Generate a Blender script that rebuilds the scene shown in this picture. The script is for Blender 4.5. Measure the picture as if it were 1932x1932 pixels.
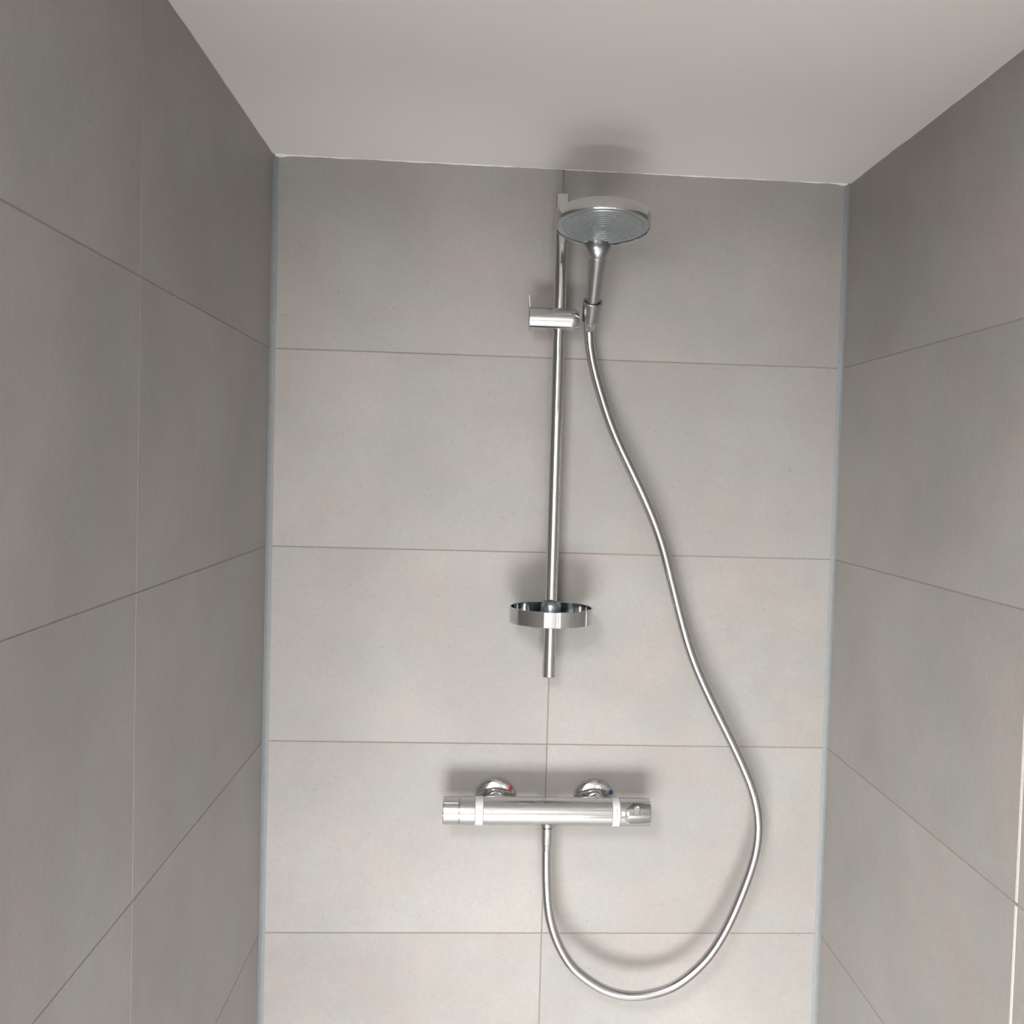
import bpy, bmesh, math, random
from mathutils import Vector, Matrix
random.seed(7)
for o in list(bpy.data.objects):
    bpy.data.objects.remove(o, do_unlink=True)
S = bpy.context.scene
COL = S.collection

# ------------------------------------------------------------------ camera
cam_d = bpy.data.cameras.new('camera')
cam = bpy.data.objects.new('camera', cam_d)
COL.objects.link(cam)
R = Vector((0.997808, -0.059473, 0.029007))
U = Vector((-0.026563, 0.041473, 0.998786))
F = Vector((0.060604, 0.997368, -0.039802))
cam.matrix_world = Matrix(((R.x, U.x, -F.x, -0.11092), (R.y, U.y, -F.y, -1.57770),
                           (R.z, U.z, -F.z, 1.79012), (0, 0, 0, 1)))
cam_d.sensor_width = 36.0
cam_d.lens = 36.0 * 1930 / 1932
cam_d.shift_x = -66.0 / 1932
cam_d.shift_y = -5.3 / 1932
cam_d.clip_start = 0.02
S.camera = cam

# ------------------------------------------------------------------ world, light of the added windows, exposure
W = bpy.data.worlds.new('world')
S.world = W
W.use_nodes = True
W.node_tree.nodes['Background'].inputs[0].default_value = (0.80, 0.88, 1.0, 1)
W.node_tree.nodes['Background'].inputs[1].default_value = 1.0

# room plan
XL, XR = -0.4411, 0.4411          # shower niche side walls
MOUTH = -1.184                    # where the niche opens into the bathroom
RXL, RXR, RYF = -1.4, 1.1, -2.0   # bathroom behind the camera
WINS = [(-1.02, 0.28, 0.04, 0.76, 76.0), (0.36, 0.86, 0.78, 2.02, 4.0)]   # unseen windows added to fit the wall brightness: x0, x1, z0, z1, power
Z0 = 1.66                         # height of a tile joint
def ceil_z(x): return Z0 + 0.5872 - 0.0047 * x

for (wx0, wx1, wz0, wz1, power) in WINS:          # area light behind each added window, tuned to the wall tones
    ld = bpy.data.lights.new('daylight', 'AREA')
    ld.shape = 'RECTANGLE'
    ld.size = wx1 - wx0 - 0.06
    ld.size_y = wz1 - wz0 - 0.06
    ld.energy = power
    ld.color = (1.0, 0.992, 0.98)
    window_fill = bpy.data.objects.new('daylight', ld)
    COL.objects.link(window_fill)
    window_fill.location = ((wx0 + wx1) / 2, RYF - 0.048, (wz0 + wz1) / 2)
    window_fill.rotation_euler = (math.radians(90), 0, 0)      # shines along +y into the room
S.cycles.max_bounces = 5
S.cycles.diffuse_bounces = 3
S.cycles.glossy_bounces = 4
S.cycles.transparent_max_bounces = 4
S.cycles.caustics_reflective = False
S.cycles.caustics_refractive = False
S.view_settings.view_transform = 'Standard'
S.view_settings.look = 'None'
S.view_settings.exposure = 0.03
S.view_settings.gamma = 1.0
S.view_settings.use_curve_mapping = False

# ------------------------------------------------------------------ materials
def new_mat(name):
    m = bpy.data.materials.new(name)
    m.use_nodes = True
    return m, m.node_tree, m.node_tree.nodes['Principled BSDF']

def plain(name, col, rough=0.5, metal=0.0, bump=0.0, scale=200.0, var=0.0):
    m, t, b = new_mat(name)
    b.inputs['Base Color'].default_value = (*col, 1)
    b.inputs['Roughness'].default_value = rough
    b.inputs['Metallic'].default_value = metal
    if bump or var:
        g = t.nodes.new('ShaderNodeNewGeometry')
        n = t.nodes.new('ShaderNodeTexNoise')
        n.inputs['Scale'].default_value = scale
        n.inputs['Detail'].default_value = 4
        t.links.new(g.outputs['Position'], n.inputs['Vector'])
        if var:
            r = t.nodes.new('ShaderNodeValToRGB')
            r.color_ramp.elements[0].position = 0.3
            r.color_ramp.elements[1].position = 0.7
            r.color_ramp.elements[0].color = (*[c * (1 - var) for c in col], 1)
            r.color_ramp.elements[1].color = (*[min(1, c * (1 + var)) for c in col], 1)
            t.links.new(n.outputs['Fac'], r.inputs['Fac'])
            t.links.new(r.outputs['Color'], b.inputs['Base Color'])
        if bump:
            bp = t.nodes.new('ShaderNodeBump')
            bp.inputs['Strength'].default_value = bump
            bp.inputs['Distance'].default_value = 0.001
            t.links.new(n.outputs['Fac'], bp.inputs['Height'])
            t.links.new(bp.outputs['Normal'], b.inputs['Normal'])
    return m

def tile_material():
    m, t, b = new_mat('grey_porcelain')
    N = t.nodes.new
    L = t.links.new
    g = N('ShaderNodeNewGeometry')
    oi = N('ShaderNodeObjectInfo')
    off = N('ShaderNodeVectorMath'); off.operation = 'MULTIPLY_ADD'
    cmb = N('ShaderNodeCombineXYZ')
    for i in range(3): L(oi.outputs['Random'], cmb.inputs[i])
    L(cmb.outputs[0], off.inputs[0])
    off.inputs[1].default_value = (17.3, 9.1, 23.7)
    L(g.outputs['Position'], off.inputs[2])
    def noise(scale, detail=3, rough=0.55):
        n = N('ShaderNodeTexNoise')
        n.inputs['Scale'].default_value = scale
        n.inputs['Detail'].default_value = detail
        n.inputs['Roughness'].default_value = rough
        L(off.outputs[0], n.inputs['Vector'])
        return n
    cloud = noise(4.0, 5, 0.6)
    tint = noise(7.0, 4, 0.65)
    grain = noise(150.0, 3, 0.7)
    speck = noise(260.0, 1, 0.5)
    rc = N('ShaderNodeValToRGB')
    rc.color_ramp.elements[0].position = 0.36
    rc.color_ramp.elements[1].position = 0.66
    rc.color_ramp.elements[0].color = (0.290, 0.283, 0.270, 1)
    rc.color_ramp.elements[1].color = (0.343, 0.330, 0.316, 1)
    L(cloud.outputs['Fac'], rc.inputs['Fac'])
    rt = N('ShaderNodeValToRGB')
    rt.color_ramp.elements[0].position = 0.38
    rt.color_ramp.elements[1].position = 0.62
    rt.color_ramp.elements[0].color = (0.970, 0.995, 0.985, 1)
    rt.color_ramp.elements[1].color = (1.030, 0.968, 0.966, 1)
    L(tint.outputs['Fac'], rt.inputs['Fac'])
    mx = N('ShaderNodeMixRGB'); mx.blend_type = 'MULTIPLY'; mx.inputs[0].default_value = 1
    L(rc.outputs[0], mx.inputs[1]); L(rt.outputs[0], mx.inputs[2])
    rg = N('ShaderNodeValToRGB')
    rg.color_ramp.elements[0].position = 0.3
    rg.color_ramp.elements[1].position = 0.7
    rg.color_ramp.elements[0].color = (0.95, 0.95, 0.95, 1)
    rg.color_ramp.elements[1].color = (1.03, 1.03, 1.03, 1)
    L(grain.outputs['Fac'], rg.inputs['Fac'])
    m2 = N('ShaderNodeMixRGB'); m2.blend_type = 'MULTIPLY'; m2.inputs[0].default_value = 1
    L(mx.outputs[0], m2.inputs[1]); L(rg.outputs[0], m2.inputs[2])
    rs = N('ShaderNodeValToRGB')
    rs.color_ramp.elements[0].position = 0.215
    rs.color_ramp.elements[1].position = 0.26
    rs.color_ramp.elements[0].color = (0.72, 0.70, 0.68, 1)
    rs.color_ramp.elements[1].color = (1, 1, 1, 1)
    L(speck.outputs['Fac'], rs.inputs['Fac'])
    m3 = N('ShaderNodeMixRGB'); m3.blend_type = 'MULTIPLY'; m3.inputs[0].default_value = 1
    L(m2.outputs[0], m3.inputs[1]); L(rs.outputs[0], m3.inputs[2])
    L(m3.outputs[0], b.inputs['Base Color'])
    b.inputs['Roughness'].default_value = 0.5
    b.inputs['Specular IOR Level'].default_value = 0.4
    return m

M_TILE = tile_material()
M_GROUT = plain('taupe_grout', (0.225, 0.20, 0.175), 0.9, 0, 0, 300, 0.15)
M_GROUT_SIDE = plain('grey_grout', (0.245, 0.228, 0.205), 0.9, 0, 0, 300, 0.12)
M_GROUT_LIGHT = plain('pale_grout', (0.62, 0.60, 0.56), 0.9, 0, 0.2, 300, 0.08)
M_CEIL = plain('ceiling_paint', (0.86, 0.825, 0.81), 0.85)
M_PAINT = plain('wall_paint', (0.750, 0.739, 0.720), 0.8)
M_SILICONE = plain('grey_silicone', (0.205, 0.222, 0.228), 0.6, 0, 0, 90, 0.06)
M_CAULK = plain('white_caulk', (0.80, 0.78, 0.75), 0.6, 0, 0, 90, 0.03)
M_FLOOR = plain('floor_stone', (0.700, 0.686, 0.665), 0.5, 0, 0, 20, 0.05)
M_CHROME = plain('chrome', (0.62, 0.63, 0.635), 0.06, 1.0)
M_SATIN = plain('satin_chrome', (0.40, 0.415, 0.42), 0.3, 1.0)
M_HOSE = plain('hose_metal', (0.56, 0.56, 0.57), 0.16, 1.0)
M_FACE = plain('spray_face_silver', (0.31, 0.34, 0.352), 0.32, 0.55)
M_NOZZLE = plain('nozzle_silicone', (0.24, 0.265, 0.275), 0.5)
M_DARKCHROME = plain('dish_chrome', (0.33, 0.37, 0.40), 0.28, 0.9, 0, 130, 0.35)
M_RING = plain('frosted_ring', (0.60, 0.62, 0.63), 0.4)
M_RED = plain('red_mark', (0.52, 0.045, 0.06), 0.4)
M_REDTICK = plain('pale_red_print', (0.72, 0.25, 0.25), 0.5)
M_BLUE = plain('blue_mark', (0.03, 0.05, 0.13), 0.4)
M_PRINT = plain('grey_print', (0.28, 0.24, 0.22), 0.5)
M_FRAME = plain('window_frame_grey', (0.055, 0.065, 0.10), 0.4)
M_WHITEFRAME = plain('white_lacquer', (0.80, 0.80, 0.79), 0.35)

def glass_material():
    m, t, b = new_mat('window_glass')
    t.nodes.remove(b)
    out = t.nodes['Material Output']
    tr = t.nodes.new('ShaderNodeBsdfTransparent')
    gl = t.nodes.new('ShaderNodeBsdfGlossy')
    gl.inputs['Roughness'].default_value = 0.02
    fr = t.nodes.new('ShaderNodeFresnel')
    fr.inputs['IOR'].default_value = 1.45
    mx = t.nodes.new('ShaderNodeMixShader')
    t.links.new(fr.outputs[0], mx.inputs[0])
    t.links.new(tr.outputs[0], mx.inputs[1])
    t.links.new(gl.outputs[0], mx.inputs[2])
    t.links.new(mx.outputs[0], out.inputs['Surface'])
    return m
M_GLASS = glass_material()

# ------------------------------------------------------------------ helpers
def link(o, parent=None):
    COL.objects.link(o)
    if parent is not None: o.parent = parent
    return o

def tag(o, label=None, cat=None, kind=None, group=None):
    if label: o['label'] = label
    if cat: o['category'] = cat
    if kind: o['kind'] = kind
    if group: o['group'] = group
    return o

def empty(name, loc, label, cat):
    o = bpy.data.objects.new(name, None)
    o.empty_display_size = 0.03
    o.location = loc
    link(o)
    return tag(o, label, cat)

def finish(name, bm, mat, parent=None, smooth=True, angle=33):
    """bm in world coordinates -> one mesh object; origin follows the parent."""
    bmesh.ops.recalc_face_normals(bm, faces=bm.faces[:])
    if smooth:
        lim = math.radians(angle)
        for f in bm.faces: f.smooth = True
        for e in bm.edges:
            if len(e.link_faces) == 2 and e.calc_face_angle(0) > lim: e.smooth = False
    if parent is not None:
        off = Vector((0, 0, 0)); p = parent
        while p is not None:
            off += Vector(p.location); p = p.parent
        bmesh.ops.translate(bm, verts=bm.verts[:], vec=-off)
    me = bpy.data.meshes.new(name)
    bm.to_mesh(me); bm.free()
    me.materials.append(mat)
    o = bpy.data.objects.new(name, me)
    return link(o, parent)

def frame(axis, hint=Vector((0, 0, 1))):
    a = Vector(axis).normalized()
    if abs(a.dot(hint)) > 0.95: hint = Vector((1, 0, 0))
    u = hint.cross(a).normalized()
    v = a.cross(u).normalized()
    return a, u, v

def lathe(bm, base, axis, prof, seg=48, phase=0.0):
    """prof: list of (radius, distance along axis); radius 0 closes the end."""
    a, u, v = frame(axis)
    base = Vector(base)
    rings = []
    for r, h in prof:
        if r <= 1e-7:
            rings.append([bm.verts.new(base + a * h)])
        else:
            rings.append([bm.verts.new(base + a * h + (u * math.cos(2 * math.pi * i / seg + phase) + v * math.sin(2 * math.pi * i / seg + phase)) * r) for i in range(seg)])
    for A, B in zip(rings, rings[1:]):
        for i in range(seg):
            j = (i + 1) % seg
            if len(A) == 1 and len(B) == 1: continue
            if len(A) == 1: bm.faces.new((A[0], B[i], B[j]))
            elif len(B) == 1: bm.faces.new((A[i], A[j], B[0]))
            else: bm.faces.new((A[i], A[j], B[j], B[i]))
    return bm

def rod(bm, a, b, r0, r1=None, seg=32, bev=0.0008):
    """closed, slightly bevelled rod between two points"""
    a = Vector(a); b = Vector(b)
    r1 = r0 if r1 is None else r1
    L = (b - a).length
    return lathe(bm, a, b - a, [(0, 0), (r0 - bev, 0), (r0, bev), (r1, L - bev), (r1 - bev, L), (0, L)], seg)

def box(bm, x0, x1, y0, y1, z0, z1):
    vs = [bm.verts.new((x, y, z)) for x in (x0, x1) for y in (y0, y1) for z in (z0, z1)]
    for f in ((0, 1, 3, 2), (4, 6, 7, 5), (0, 4, 5, 1), (2, 3, 7, 6), (0, 2, 6, 4), (1, 5, 7, 3)):
        bm.faces.new([vs[i] for i in f])
    return bm

def catmull(P, n):
    P = [Vector(p) for p in P]
    P = [P[0] * 2 - P[1]] + P + [P[-1] * 2 - P[-2]]
    out = []
    for i in range(1, len(P) - 2):
        p0, p1, p2, p3 = P[i - 1:i + 3]
        for k in range(n):
            t = k / n
            out.append(0.5 * ((2 * p1) + (p2 - p0) * t + (2 * p0 - 5 * p1 + 4 * p2 - p3) * t * t + (3 * p1 - p0 - 3 * p2 + p3) * t ** 3))
    out.append(P[-2])
    return out

def sweep(bm, path, rad, seg=16, cap=True):
    """tube along path; rad: number or list of (ru, rv)"""
    path = [Vector(p) for p in path]
    n = len(path)
    u = None
    rings = []
    for i, p in enumerate(path):
        d = (path[min(i + 1, n - 1)] - path[max(i - 1, 0)]).normalized()
        if u is None:
            _, u, v = frame(d, Vector((0, 1, 0)))
        else:
            u = (u - d * u.dot(d)).normalized()
        v = d.cross(u).normalized()
        ru, rv = (rad, rad) if not isinstance(rad, list) else rad[i]
        rings.append([bm.verts.new(p + u * math.cos(2 * math.pi * k / seg) * ru + v * math.sin(2 * math.pi * k / seg) * rv) for k in range(seg)])
    for A, B in zip(rings, rings[1:]):
        for k in range(seg):
            j = (k + 1) % seg
            bm.faces.new((A[k], A[j], B[j], B[k]))
    if cap:
        bm.faces.new(rings[0]); bm.faces.new(rings[-1][::-1])
    return bm

# ------------------------------------------------------------------ walls of the niche and their tiles
BEV = 0.0004
def tile(parent, origin, eu, en, u0, u1, z0, z1a, z1b, thick=0.0075):
    """one tile: face in the plane through origin spanned by eu and z, en points into the room"""
    o = Vector(origin); eu = Vector(eu); en = Vector(en)
    bm = bmesh.new()
    def ring(ins, dep):
        return [bm.verts.new(o + eu * a + Vector((0, 0, z)) + en * dep) for a, z in
                ((u0 + ins, z0 + ins), (u1 - ins, z0 + ins), (u1 - ins, z1b - ins), (u0 + ins, z1a - ins))]
    r0, r1, r2 = ring(0, -thick), ring(0, -BEV), ring(BEV, 0)
    for A, B in ((r0, r1), (r1, r2)):
        for i in range(4):
            j = (i + 1) % 4
            bm.faces.new((A[i], A[j], B[j], B[i]))
    bm.faces.new(r2); bm.faces.new(r0[::-1])
    return finish('tile', bm, M_TILE, parent, smooth=False)

ROWS = [0.0, 0.16, 0.46, 0.76, 1.06, 1.36, 1.66, 1.96, None]     # None = up to the ceiling
G = 0.0008                                                      # half a joint
GROUT_DEPTH = 0.0004
def tiled_wall(name, backing, origin, eu, en, cols, label, topf, corner=0.0035):
    bm = bmesh.new(); box(bm, *backing)
    w = finish(name, bm, M_GROUT if name == 'wall_back' else M_GROUT_SIDE, None, smooth=False)
    tag(w, label, 'wall', 'structure')
    for zi in range(len(ROWS) - 1):
        for ci in range(len(cols) - 1):
            a = cols[ci] + G; b = cols[ci + 1] - G
            z0 = ROWS[zi] + (G if zi else 0)
            if ROWS[zi + 1] is None: za, zb = topf(a), topf(b)
            else: za = zb = ROWS[zi + 1] - G
            tile(w, origin, eu, en, a, b, z0, za, zb)
    return w

ct = 0.0004
wall_back = tiled_wall('wall_back', (XL - 0.10, XR + 0.10, GROUT_DEPTH, 0.12, 0, ceil_z(XR + 0.1) - 0.0006), (0, 0, 0), (1, 0, 0), (0, -1, 0),
    [XL, -0.0043, XR], 'grey tiled back wall of the shower behind the chrome fittings', lambda x: ceil_z(x) - ct)
wall_left = tiled_wall('wall_left', (XL - 0.12, XL - GROUT_DEPTH, MOUTH, 0.0, 0, ceil_z(XL) - 0.0006), (XL, 0, 0), (0, -1, 0), (1, 0, 0),
    [0.0, 0.584, 1.184], 'darker grey tiled wall on the left of the shower', lambda y: ceil_z(XL) - ct)
wall_right = tiled_wall('wall_right', (XR + GROUT_DEPTH, XR + 0.12, MOUTH, 0.0, 0, ceil_z(XR + 0.12) - 0.0006), (XR, 0, 0), (0, -1, 0), (-1, 0, 0),
    [0.0, 0.5815, 1.1815], 'grey tiled wall on the right of the shower with a white joint', lambda y: ceil_z(XR) - ct)
# pale filled vertical joint of the right wall, tile by tile height
for zi in range(len(ROWS) - 1):
    bm = bmesh.new()
    za = ROWS[zi] + (0.0022 if zi else 0); zb = (ROWS[zi + 1] - 0.0022) if ROWS[zi + 1] is not None else ceil_z(XR) - 0.002
    box(bm, XR - 0.0006, XR + 0.004, -0.5815 - 0.0020, -0.5815 + 0.0020, za, zb)
    tag(finish('grout_joint', bm, M_GROUT_LIGHT, wall_right, smooth=False), 'white grout joint')

# ------------------------------------------------------------------ ceiling, floor, bathroom behind the camera
bm = bmesh.new()
x0, x1, y0, y1 = RXL - 0.12, RXR + 0.12, RYF - 0.14, 0.12
vs = []
for dz in (0, 0.12):
    for x, y in ((x0, y0), (x1, y0), (x1, y1), (x0, y1)):
        vs.append(bm.verts.new((x, y, ceil_z(x) + dz)))
for f in ((3, 2, 1, 0), (4, 5, 6, 7), (0, 1, 5, 4), (1, 2, 6, 5), (2, 3, 7, 6), (3, 0, 4, 7)): bm.faces.new([vs[i] for i in f])
tag(finish('ceiling', bm, M_CEIL, None, smooth=False), 'plain white painted ceiling above the shower', 'ceiling', 'structure')
bm = bmesh.new(); box(bm, x0, x1, y0, y1, -0.10, 0.0)
tag(finish('floor', bm, M_FLOOR, None, smooth=False), 'pale stone floor of the bathroom', 'floor', 'structure')

def plain_wall(name, dims, label):
    bm = bmesh.new()
    for d in dims: box(bm, *d)
    tag(finish(name, bm, M_PAINT, None, smooth=False), label, 'wall', 'structure')
CT = ceil_z(RXR + 0.12) - 0.001
plain_wall('wall_return_left', [(RXL - 0.12, XL - 0.121, MOUTH, MOUTH + 0.10, 0, CT)], 'white wall beside the shower opening on the left')
plain_wall('wall_return_right', [(XR + 0.121, RXR + 0.12, MOUTH, MOUTH + 0.10, 0, CT)], 'white wall beside the shower opening on the right')
plain_wall('wall_room_left', [(RXL - 0.12, RXL, RYF, MOUTH - 0.001, 0, CT)], 'white side wall of the bathroom on the left')
plain_wall('wall_room_right', [(RXR, RXR + 0.12, RYF, MOUTH - 0.001, 0, CT)], 'white side wall of the bathroom on the right')
ya, yb = RYF - 0.14, RYF - 0.001
(ax0, ax1, az0, az1, _), (bx0, bx1, bz0, bz1, _) = WINS
xm = (ax1 + bx0) / 2
plain_wall('wall_front', [(RXL - 0.12, ax0, ya, yb, 0, CT), (ax0, ax1, ya, yb, 0, az0), (ax0, ax1, ya, yb, az1, CT), (ax1, bx0, ya, yb, 0, CT),
                          (bx0, bx1, ya, yb, 0, bz0), (bx0, bx1, ya, yb, bz1, CT), (bx1, RXR + 0.12, ya, yb, 0, CT)],
           'white wall with two windows behind the camera')
WLAB = ['low wide window with a dark frame behind the camera', 'tall narrow window with a dark frame behind the camera']
for wi, (wx0, wx1, wz0, wz1, _) in enumerate(WINS):  # invented openings: low one lights the walls, tall one whitens the rail
    win = empty('window_%d' % (wi + 1), ((wx0 + wx1) / 2, RYF - 0.02, wz0), WLAB[wi], 'window')
    win['kind'] = 'structure'
    fy0, fy1, fw = RYF - 0.040, RYF - 0.004, 0.03
    mx = wx0 + 0.42 * (wx1 - wx0)
    for nm, d in (('frame_bar', (wx0, wx1, fy0, fy1, wz0, wz0 + fw)), ('frame_bar', (wx0, wx1, fy0, fy1, wz1 - fw, wz1)),
                  ('frame_bar', (wx0, wx0 + fw, fy0, fy1, wz0 + fw, wz1 - fw)), ('frame_bar', (wx1 - fw, wx1, fy0, fy1, wz0 + fw, wz1 - fw)),
                  ('mullion', (mx - 0.03, mx + 0.03, fy0, fy1, wz0 + fw, wz1 - fw))):
        bm = bmesh.new(); box(bm, *d); finish(nm, bm, M_FRAME, win, smooth=False)
    for a, b in ((wx0 + fw, mx - 0.03), (mx + 0.03, wx1 - fw)):
        bm = bmesh.new(); box(bm, a, b, RYF - 0.024, RYF - 0.020, wz0 + fw, wz1 - fw); finish('pane', bm, M_GLASS, win, smooth=False)

# ------------------------------------------------------------------ corner silicone and ceiling caulk
def corner_bead(name, sx, label):
    """concave silicone fillet in a vertical corner, slightly uneven"""
    xc = XL if sx > 0 else XR
    bm = bmesh.new()
    n = 90
    prev = None
    rnd = random.Random(3 if sx > 0 else 5)
    w = 0.0075
    for i in range(n + 1):
        z = 0.002 + (ceil_z(xc) - 0.004) * i / n
        w += rnd.uniform(-0.0004, 0.0004); w = min(0.0086, max(0.0066, w))
        s = w * 0.95
        ring = [(xc, 0.0), (xc + sx * w, 0.0), (xc + sx * w, -0.0004), (xc + sx * w * 0.55, -s * 0.16), (xc + sx * w * 0.26, -s * 0.36), (xc + sx * 0.0006, -s * 0.72), (xc, -s * 0.72)]
        cur = [bm.verts.new((x, y, z)) for x, y in ring]
        if prev:
            for k in range(len(cur)):
                j = (k + 1) % len(cur)
                bm.faces.new((prev[k], prev[j], cur[j], cur[k]))
        else: bm.faces.new(cur)
        prev = cur
    bm.faces.new(prev)
    return tag(finish(name, bm, M_SILICONE, None, angle=50), label, 'sealant', 'structure')
corner_bead('trim_1', 1, 'pale grey silicone bead in the left corner of the shower')
corner_bead('trim_2', -1, 'pale grey silicone bead in the right corner of the shower')

def caulk(name, pts, n, seed, label, big=()):
    rnd = random.Random(seed)
    path, rad = [], []
    a, b = Vector(pts[0]), Vector(pts[1])
    r = 0.0009
    for i in range(n + 1):
        t = i / n
        p = a.lerp(b, t)
        r += rnd.uniform(-0.0004, 0.0004); r = min(0.0014, max(0.0004, r))
        q = r
        for c, wd, amp in big:
            q += amp * math.exp(-((t - c) / wd) ** 2)
        path.append(p); rad.append((q, q))
    bm = bmesh.new(); sweep(bm, path, rad, 8)
    return tag(finish(name, bm, M_CAULK, None, angle=60), label, 'caulk', 'structure')
cz = lambda x: ceil_z(x) - 0.0005
caulk('trim_3', ((XL + 0.002, -0.0002, cz(XL)), (XR - 0.002, -0.0002, cz(XR))), 160, 11, 'thin white caulk line between ceiling and back wall', ((0.008, 0.012, 0.0030), (0.990, 0.006, 0.0030)))
caulk('trim_4', ((XL + 0.0002, -0.006, cz(XL)), (XL + 0.0002, MOUTH + 0.01, cz(XL))), 120, 12, 'thin white caulk line between ceiling and left wall')
caulk('trim_5', ((XR - 0.0002, -0.006, cz(XR)), (XR - 0.0002, MOUTH + 0.01, cz(XR))), 120, 13, 'thin white caulk line between ceiling and right wall')

# ------------------------------------------------------------------ slide rail
RX, RY = -0.0080, -0.050
rail = empty('shower_rail', (RX, 0.0, 1.476), 'vertical chrome shower slide rail fixed to the back wall', 'shower rail')
bm = bmesh.new(); lathe(bm, (RX, RY, 1.52), (0, 0, 1), [(0, 0), (0.0093, 0), (0.0093, 0.63), (0, 0.63)], 40)
finish('rail_tube', bm, M_CHROME, rail)
for za, zb in ((1.4765, 1.560), (2.1205, 2.1948)):
    bm = bmesh.new()
    rod(bm, (RX, RY, za), (RX, RY, zb), 0.0099, seg=40, bev=0.0006)
    e = finish('end_sleeve', bm, M_CHROME, rail)
    zc = (za + zb) / 2
    bm = bmesh.new(); rod(bm, (RX, -0.0002, zc), (RX, RY + 0.004, zc), 0.0085, seg=32)
    finish('wall_mount', bm, M_CHROME, rail)
# slider with lever and cone holder
SZ, SY = 2.0108, -0.056
sl = None
bm = bmesh.new()
a = Vector((-0.0535, SY, SZ))
lathe(bm, a, (1, 0, 0), [(0, 0.0006), (0.0120, 0.0006), (0.0128, 0), (0.0162, 0), (0.0170, 0.0008), (0.0170, 0.0620), (0.0170, 0.0665), (0.0125, 0.0740), (0, 0.0740)], 56)
sl = finish('slider_body', bm, M_CHROME, rail)
# push lever standing up at the left end
bm = bmesh.new()
lev = [(-0.0530, 0.010), (-0.0510, 0.010), (-0.0524, 0.0335), (-0.0545, 0.0345), (-0.0552, 0.0330)]
fr = [bm.verts.new((x, SY - 0.0045, SZ + z)) for x, z in lev]
bk = [bm.verts.new((x, SY + 0.0045, SZ + z)) for x, z in lev]
bm.faces.new(fr); bm.faces.new(bk[::-1])
for i in range(len(lev)):
    j = (i + 1) % len(lev); bm.faces.new((fr[i], fr[j], bk[j], bk[i]))
bmesh.ops.bevel(bm, geom=bm.edges[:], offset=0.0004, segments=1, affect='EDGES')
finish('release_lever', bm, M_CHROME, sl)

# ------------------------------------------------------------------ hand shower (held in the cone holder)
P1 = Vector((0.0382, -0.125, 2.0928))       # collar under the head
P0 = Vector((0.0385, -0.075, 2.0338))       # lower end of the handle
P2 = Vector((0.0371, -0.045, 1.9991))       # lower end of the hose cone
hd = (P1 - P0).normalized()
# cone holder of the slider
nd = (P2 - P0).normalized()
bm = bmesh.new()
hA = P0 + hd * 0.004; hB = P0 + nd * 0.030
L = (hB - hA).length
lathe(bm, hA, hB - hA, [(0.0112, 0.0006), (0.0136, 0), (0.0143, 0.0008), (0.0124, L - 0.0008), (0.0118, L), (0.0106, L), (0.0112, 0.0006)], 48)
finish('cone_holder', bm, M_SATIN, sl)

Cf = Vector((0.0376, -0.190, 2.1164))
ang = math.radians(9)
n = Vector((0, -math.sin(ang), -math.cos(ang)))     # spray direction
e1 = Vector((1, 0, 0)); e2 = Vector((0, math.cos(ang), -math.sin(ang)))
RH = 0.0648
hs = empty('hand_shower', P0, 'round chrome hand shower head clipped into the slider on the rail', 'hand shower')
bm = bmesh.new()
up = -n
lathe(bm, Cf, up, [(RH - 0.0022, 0.0006), (RH - 0.0012, 0.0), (RH - 0.0003, 0.0006), (RH, 0.0016), (RH, 0.0150), (RH - 0.0012, 0.0172),
                   (RH - 0.006, 0.0190), (RH - 0.022, 0.0215), (0.020, 0.0240), (0, 0.0246)], 96)
head = finish('head_shell', bm, M_CHROME, hs, angle=40)
# spray face with concentric ridges
bm = bmesh.new()
prof = [(0, -0.0006), (0.006, -0.0006), (0.0072, 0.0002)]
r = 0.0072
for k in range(7):
    r2 = r + 0.0066
    prof += [(r + 0.0008, 0.0008), (r2 - 0.0010, 0.0008), (r2 - 0.0004, 0.0002), (r2 + 0.0002, 0.0002)]
    r = r2 + 0.0002
prof += [(r + 0.0008, 0.0014), (RH - 0.0022, 0.0014), (RH - 0.0020, 0.004), (0, 0.004)]
lathe(bm, Cf, up, prof, 96)
face = finish('spray_face', bm, M_FACE, hs, angle=25)
bm = bmesh.new()
for k in range(1, 8):
    rr = 0.0072 + 0.0068 * (k - 0.5)
    cnt = 5 * k + 1
    for i in range(cnt):
        t = 2 * math.pi * i / cnt + k * 0.37
        c = Cf + (e1 * math.cos(t) + e2 * math.sin(t)) * rr
        lathe(bm, c - up * 0.0012, up, [(0, 0.0008), (0.0007, 0.0008), (0.0011, 0.0024)], 8)
tag(finish('spray_nozzles', bm, M_NOZZLE, face), 'small grey spray nozzles', kind='stuff')
# neck that tapers from the back of the head into the handle
bm = bmesh.new()
A = Cf + e2 * 0.020 + up * 0.0125
B = Cf + e2 * 0.046 + up * 0.0105
Cc = Cf + e2 * 0.0625 + up * 0.0060
path = catmull([A, B, Cc, P1 + hd * 0.010, P1], 6)
m = len(path)
rads = []
for i in range(m):
    t = i / (m - 1)
    s = t * t * (3 - 2 * t)
    rads.append(((0.0095 * (1 - s) + 0.0132 * s), (0.034 * (1 - s) + 0.0132 * s)))
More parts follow.
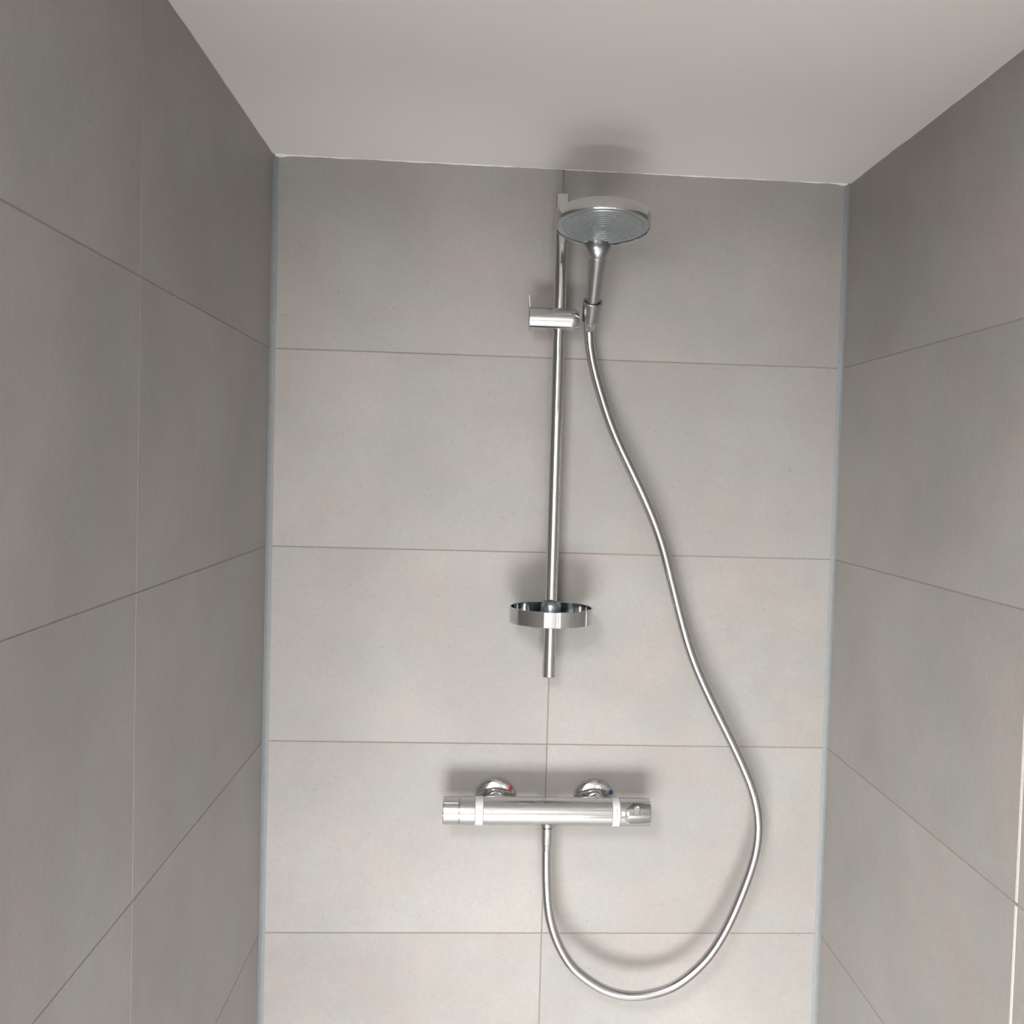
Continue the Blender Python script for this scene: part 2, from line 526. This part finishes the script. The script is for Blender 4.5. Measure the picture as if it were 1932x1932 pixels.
# width axis must lie along x: build rings directly
rings = []
for i, p in enumerate(path):
    d = (path[min(i + 1, m - 1)] - path[max(i - 1, 0)]).normalized()
    v = d.cross(e1).normalized(); u = v.cross(d).normalized()
    rt, rw = rads[i]
    rings.append([bm.verts.new(p + u * math.cos(2 * math.pi * k / 32) * rw + v * math.sin(2 * math.pi * k / 32) * rt) for k in range(32)])
for Ar, Br in zip(rings, rings[1:]):
    for k in range(32):
        j = (k + 1) % 32; bm.faces.new((Ar[k], Ar[j], Br[j], Br[k]))
bm.faces.new(rings[0]); bm.faces.new(rings[-1][::-1])
finish('neck', bm, M_SATIN, hs, angle=45)
bm = bmesh.new()
lathe(bm, P1 - hd * 0.0015, hd, [(0, 0), (0.0131, 0), (0.0137, 0.0008), (0.0137, 0.0020), (0.0131, 0.0028), (0, 0.0028)], 48)
finish('collar_ring', bm, M_CHROME, hs)
bm = bmesh.new()
Lh = (P1 - P0).length
lathe(bm, P0, hd, [(0, 0), (0.0094, 0), (0.0102, 0.001), (0.0110, 0.03), (0.0122, 0.055), (0.0132, Lh - 0.004), (0.0133, Lh), (0, Lh)], 48)
finish('handle', bm, M_SATIN, hs)

# ------------------------------------------------------------------ hose
hose = empty('shower_hose', (-0.0046, -0.060, 1.2166), 'long silver shower hose hanging in a loop from the mixer to the hand shower', 'shower hose')
HP = [tuple(P2), (0.0386, -0.0425, 1.9829), (0.0435, -0.043, 1.9538), (0.0533, -0.044, 1.9179), (0.076, -0.045, 1.8532), (0.1085, -0.046, 1.7881), (0.1335, -0.046, 1.7392),
      (0.1571, -0.046, 1.6836), (0.1764, -0.046, 1.6175), (0.1958, -0.046, 1.5512), (0.2138, -0.046, 1.5008), (0.2439, -0.046, 1.4389), (0.2771, -0.047, 1.377),
      (0.309, -0.048, 1.3099), (0.3207, -0.05, 1.2591), (0.3175, -0.052, 1.2086), (0.2998, -0.055, 1.1523), (0.2749, -0.058, 1.0935), (0.2458, -0.06, 1.0471),
      (0.2065, -0.062, 1.0118), (0.1733, -0.063, 0.9975), (0.1324, -0.064, 0.9915), (0.0894, -0.064, 1.0015), (0.0466, -0.063, 1.0298), (0.024, -0.062, 1.0587),
      (0.0086, -0.061, 1.0926), (0.0004, -0.06, 1.1272), (-0.0032, -0.06, 1.1679), (-0.0045, -0.06, 1.2012), (-0.0047, -0.06, 1.2180)]
cv = catmull(HP, 8)
for _ in range(10):                      # relax the traced points into a smooth hang
    cv = [cv[0]] + [cv[i] * 0.5 + (cv[i - 1] + cv[i + 1]) * 0.25 for i in range(1, len(cv) - 1)] + [cv[-1]]
bm = bmesh.new(); sweep(bm, cv, 0.0073, 20)
finish('hose_tube', bm, M_HOSE, hose, angle=60)
bm = bmesh.new()
Ln = (P2 - P0).length
lathe(bm, P0 - nd * 0.0015, nd, [(0, 0), (0.0102, 0), (0.0104, 0.001), (0.0090, Ln * 0.75), (0.0084, Ln), (0.0074, Ln + 0.0015), (0, Ln + 0.0015)], 40)
finish('hose_cone', bm, M_CHROME, hose)
bm = bmesh.new()
lathe(bm, (-0.0047, -0.060, 1.2500), (0, 0, -1), [(0, 0), (0.0086, 0), (0.0090, 0.0006), (0.0088, 0.020), (0.0080, 0.0325), (0.0074, 0.0345), (0, 0.0345)], 40)
finish('hose_cone', bm, M_CHROME, hose)

# ------------------------------------------------------------------ soap dish on the rail
DC = Vector((-0.0090, -0.070, 1.5628))
dish = empty('soap_dish', DC, 'round open chrome soap dish clipped to the lower end of the rail', 'soap dish')
DR, DH = 0.0620, 0.0225
bm = bmesh.new()
lathe(bm, DC, (0, 0, 1), [(DR - 0.0045, -0.0006), (DR - 0.0008, -0.0006), (DR, 0.0004), (DR, DH - 0.0006), (DR - 0.0006, DH), (DR - 0.0020, DH), (DR - 0.0026, DH - 0.0006), (DR - 0.0026, 0.002), (DR - 0.0045, -0.0006)], 96)
finish('dish_band', bm, M_CHROME, dish)
bm = bmesh.new()
dfr, K = DR - 0.0026, 72
lay = []
for zz in (0.0004, 0.0032):
    inn, out = [], []
    for k in range(K):
        t = 2 * math.pi * k / K
        c, q = math.cos(t), math.sin(t)
        ox, oy = RX - DC.x, RY - DC.y
        bq = ox * c + oy * q
        dist = -bq + math.sqrt(bq * bq - (ox * ox + oy * oy - dfr * dfr))
        inn.append(bm.verts.new((RX + 0.0101 * c, RY + 0.0101 * q, DC.z + zz)))
        out.append(bm.verts.new((RX + dist * c, RY + dist * q, DC.z + zz)))
    lay.append((inn, out))
for k in range(K):
    j = (k + 1) % K
    (a0, b0), (a1, b1) = lay
    bm.faces.new((a0[k], b0[k], b0[j], a0[j])); bm.faces.new((a1[k], a1[j], b1[j], b1[k]))
    bm.faces.new((a0[k], a0[j], a1[j], a1[k])); bm.faces.new((b0[k], b1[k], b1[j], b0[j]))
finish('dish_floor', bm, M_DARKCHROME, dish)
bm = bmesh.new()
lathe(bm, (RX, RY, DC.z + 0.001), (0, 0, 1), [(0.0100, 0), (0.0155, 0), (0.0155, 0.020), (0.0145, 0.0235), (0.0115, 0.0275), (0.0100, 0.0280), (0.0100, 0)], 48)
finish('clip_collar', bm, M_DARKCHROME, dish)

# ------------------------------------------------------------------ thermostatic mixer
MY, MZ, MR = -0.060, 1.2745, 0.0210
mix = empty('shower_mixer', (-0.0045, 0.0, MZ), 'horizontal chrome thermostatic bar mixer on the back wall below the rail', 'shower mixer')
def xrod(name, xa, xb, r, mat, parent, bev=0.0006, prof=None):
    bm = bmesh.new()
    L = xb - xa
    lathe(bm, (xa, MY, MZ), (1, 0, 0), prof or [(0, 0), (r - bev, 0), (r, bev), (r, L - bev), (r - bev, L), (0, L)], 64)
    return finish(name, bm, mat, parent)
body = xrod('mixer_body', -0.1012, 0.0919, MR, M_CHROME, mix)
xrod('scale_ring', -0.1132, -0.1014, MR + 0.0002, M_RING, mix)
ring = xrod('scale_ring', 0.0921, 0.1035, MR + 0.0002, M_RING, mix)
# left knob with a stepped grip
kn = xrod('flow_knob', -0.1616, -0.1134, MR, M_CHROME, mix, prof=[(0, 0.0004), (MR - 0.004, 0), (MR - 0.0012, 0.0004), (MR - 0.0004, 0.0014), (MR - 0.0004, 0.0236), (MR - 0.0012, 0.0242), (MR - 0.0012, 0.0250), (MR, 0.0256), (MR, 0.0476), (MR - 0.0006, 0.0482), (0, 0.0482)])
# right knob with domed end and push button
kn2 = xrod('temperature_knob', 0.1037, 0.1515, MR, M_CHROME, mix, prof=[(0, 0), (MR - 0.0006, 0), (MR, 0.0006), (MR, 0.0445), (MR - 0.0008, 0.0458), (MR - 0.004, 0.0470), (MR - 0.010, 0.0476), (0, 0.0478)])
bm = bmesh.new()
th = math.radians(26)
bd = Vector((0, -math.cos(th), math.sin(th)))
lathe(bm, Vector((0.1280, MY, MZ)) + bd * (MR - 0.004), bd, [(0, 0), (0.0056, 0), (0.0056, 0.0042), (0.0051, 0.0046), (0.0046, 0.0043), (0, 0.0045)], 32)
finish('safety_button', bm, M_CHROME, kn2)
# printed marks: red tick on the ring, small print on the body, both curved on the surface
def patch(name, x0, x1, a0, a1, r, mat, parent, label=None):
    bm = bmesh.new()
    k = 8
    def rr(rad): return [[bm.verts.new((x, MY - math.cos(math.radians(a0 + (a1 - a0) * i / k)) * rad, MZ + math.sin(math.radians(a0 + (a1 - a0) * i / k)) * rad)) for i in range(k + 1)] for x in (x0, x1)]
    o = rr(r + 0.0002); inn = rr(r - 0.0006)
    for i in range(k):
        bm.faces.new((o[0][i], o[1][i], o[1][i + 1], o[0][i + 1])); bm.faces.new((inn[0][i], inn[0][i + 1], inn[1][i + 1], inn[1][i]))
        for s in (0, 1): bm.faces.new((o[s][i], o[s][i + 1], inn[s][i + 1], inn[s][i]))
    for i in (0, k): bm.faces.new((o[0][i], o[1][i], inn[1][i], inn[0][i]))
    ob = finish(name, bm, mat, parent)
    if label: ob['label'] = label
    return ob
patch('scale_mark', 0.0976, 0.0986, 2, 32, MR + 0.0002, M_REDTICK, ring, 'thin red mark on the white ring')
patch('printed_mark', -0.0905, -0.0850, 17, 20, MR, M_PRINT, body, 'tiny grey print')
patch('grip_fin', -0.1606, -0.1380, 49, 56, MR + 0.0006, M_CHROME, kn)
# wall unions
for cx_, mat, lab, dx, dz in ((-0.0823, M_RED, 'red hot-water dot', 0.0230, 0.0175), (0.0714, M_BLUE, 'dark blue cold-water dot', 0.0255, 0.0130)):
    bm = bmesh.new()
    EP = [(0.0322, 0.0002), (0.0325, 0.0012), (0.0323, 0.0035), (0.0310, 0.0062), (0.0285, 0.0082), (0.0240, 0.0098), (0.0190, 0.0106), (0.0150, 0.0110), (0, 0.0110)]
    lathe(bm, (cx_, 0, MZ), (0, -1, 0), [(0, 0.0002)] + EP, 64)
    es = finish('escutcheon', bm, M_CHROME, mix, angle=50)
    # dot lying on the curved cover
    rr = math.hypot(dx, dz)
    for (ra, ha), (rb, hb) in zip(EP, EP[1:]):
        if rb <= rr <= ra:
            t = (ra - rr) / (ra - rb); h = ha + (hb - ha) * t; sl_r, sl_h = ra - rb, hb - ha
    rad = Vector((dx / rr, 0, dz / rr))
    nrm = (rad * sl_h + Vector((0, -1, 0)) * sl_r).normalized()
    bm = bmesh.new()
    lathe(bm, Vector((cx_ + dx, -h, MZ + dz)) - nrm * 0.001, nrm, [(0, 0), (0.0037, 0), (0.0037, 0.0014), (0.0030, 0.0018), (0, 0.0019)], 24)
    d_ = finish('temperature_dot', bm, mat, es); d_['label'] = lab
    bm = bmesh.new()
    lathe(bm, (cx_, -0.0105, MZ), (0, -1, 0), [(0, 0), (0.0172, 0), (0.0170, 0.0085), (0.0160, 0.0112), (0.0130, 0.0122), (0, 0.0122)], 40)
    finish('union_collar', bm, M_CHROME, mix)
    bm = bmesh.new()
    lathe(bm, (cx_, -0.0225, MZ), (0, -1, 0), [(0, 0), (0.0160, 0), (0.0180, 0.0014), (0.0180, 0.0140), (0.0166, 0.0165), (0, 0.0165)], 6, phase=math.radians(30))
    finish('union_nut', bm, M_CHROME, mix, angle=20)
# outlet under the body
bm = bmesh.new()
lathe(bm, (-0.0047, MY, MZ - MR + 0.003), (0, 0, -1), [(0, 0), (0.0100, 0), (0.0106, 0.0035), (0.0100, 0.0052), (0.0088, 0.0060), (0, 0.0060)], 40)
finish('outlet_flange', bm, M_CHROME, mix)

# ------------------------------------------------------------------ round ceiling lamp added unseen behind the camera as fill light
LX, LY = -0.48, -1.64
lamp = empty('ceiling_lamp', (LX, LY, ceil_z(LX)), 'flat round ceiling lamp of the bathroom behind the camera', 'lamp')
bm = bmesh.new()
lathe(bm, (LX, LY, ceil_z(LX) - 0.001), (0, 0, -1), [(0, 0), (0.315, 0), (0.320, 0.004), (0.320, 0.028), (0.312, 0.032), (0.308, 0.028), (0.308, 0.006), (0, 0.006)], 64)
finish('lamp_housing', bm, M_WHITEFRAME, lamp)
pl = bpy.data.lights.new('lamp_light', 'AREA')  # added fill, placed to balance wall and ceiling brightness
pl.shape = 'DISK'; pl.size = 0.60; pl.energy = 42.0; pl.color = (1.0, 0.98, 0.955)
po = bpy.data.objects.new('lamp_light', pl)
link(po, lamp); po.location = (0, 0, -0.030)
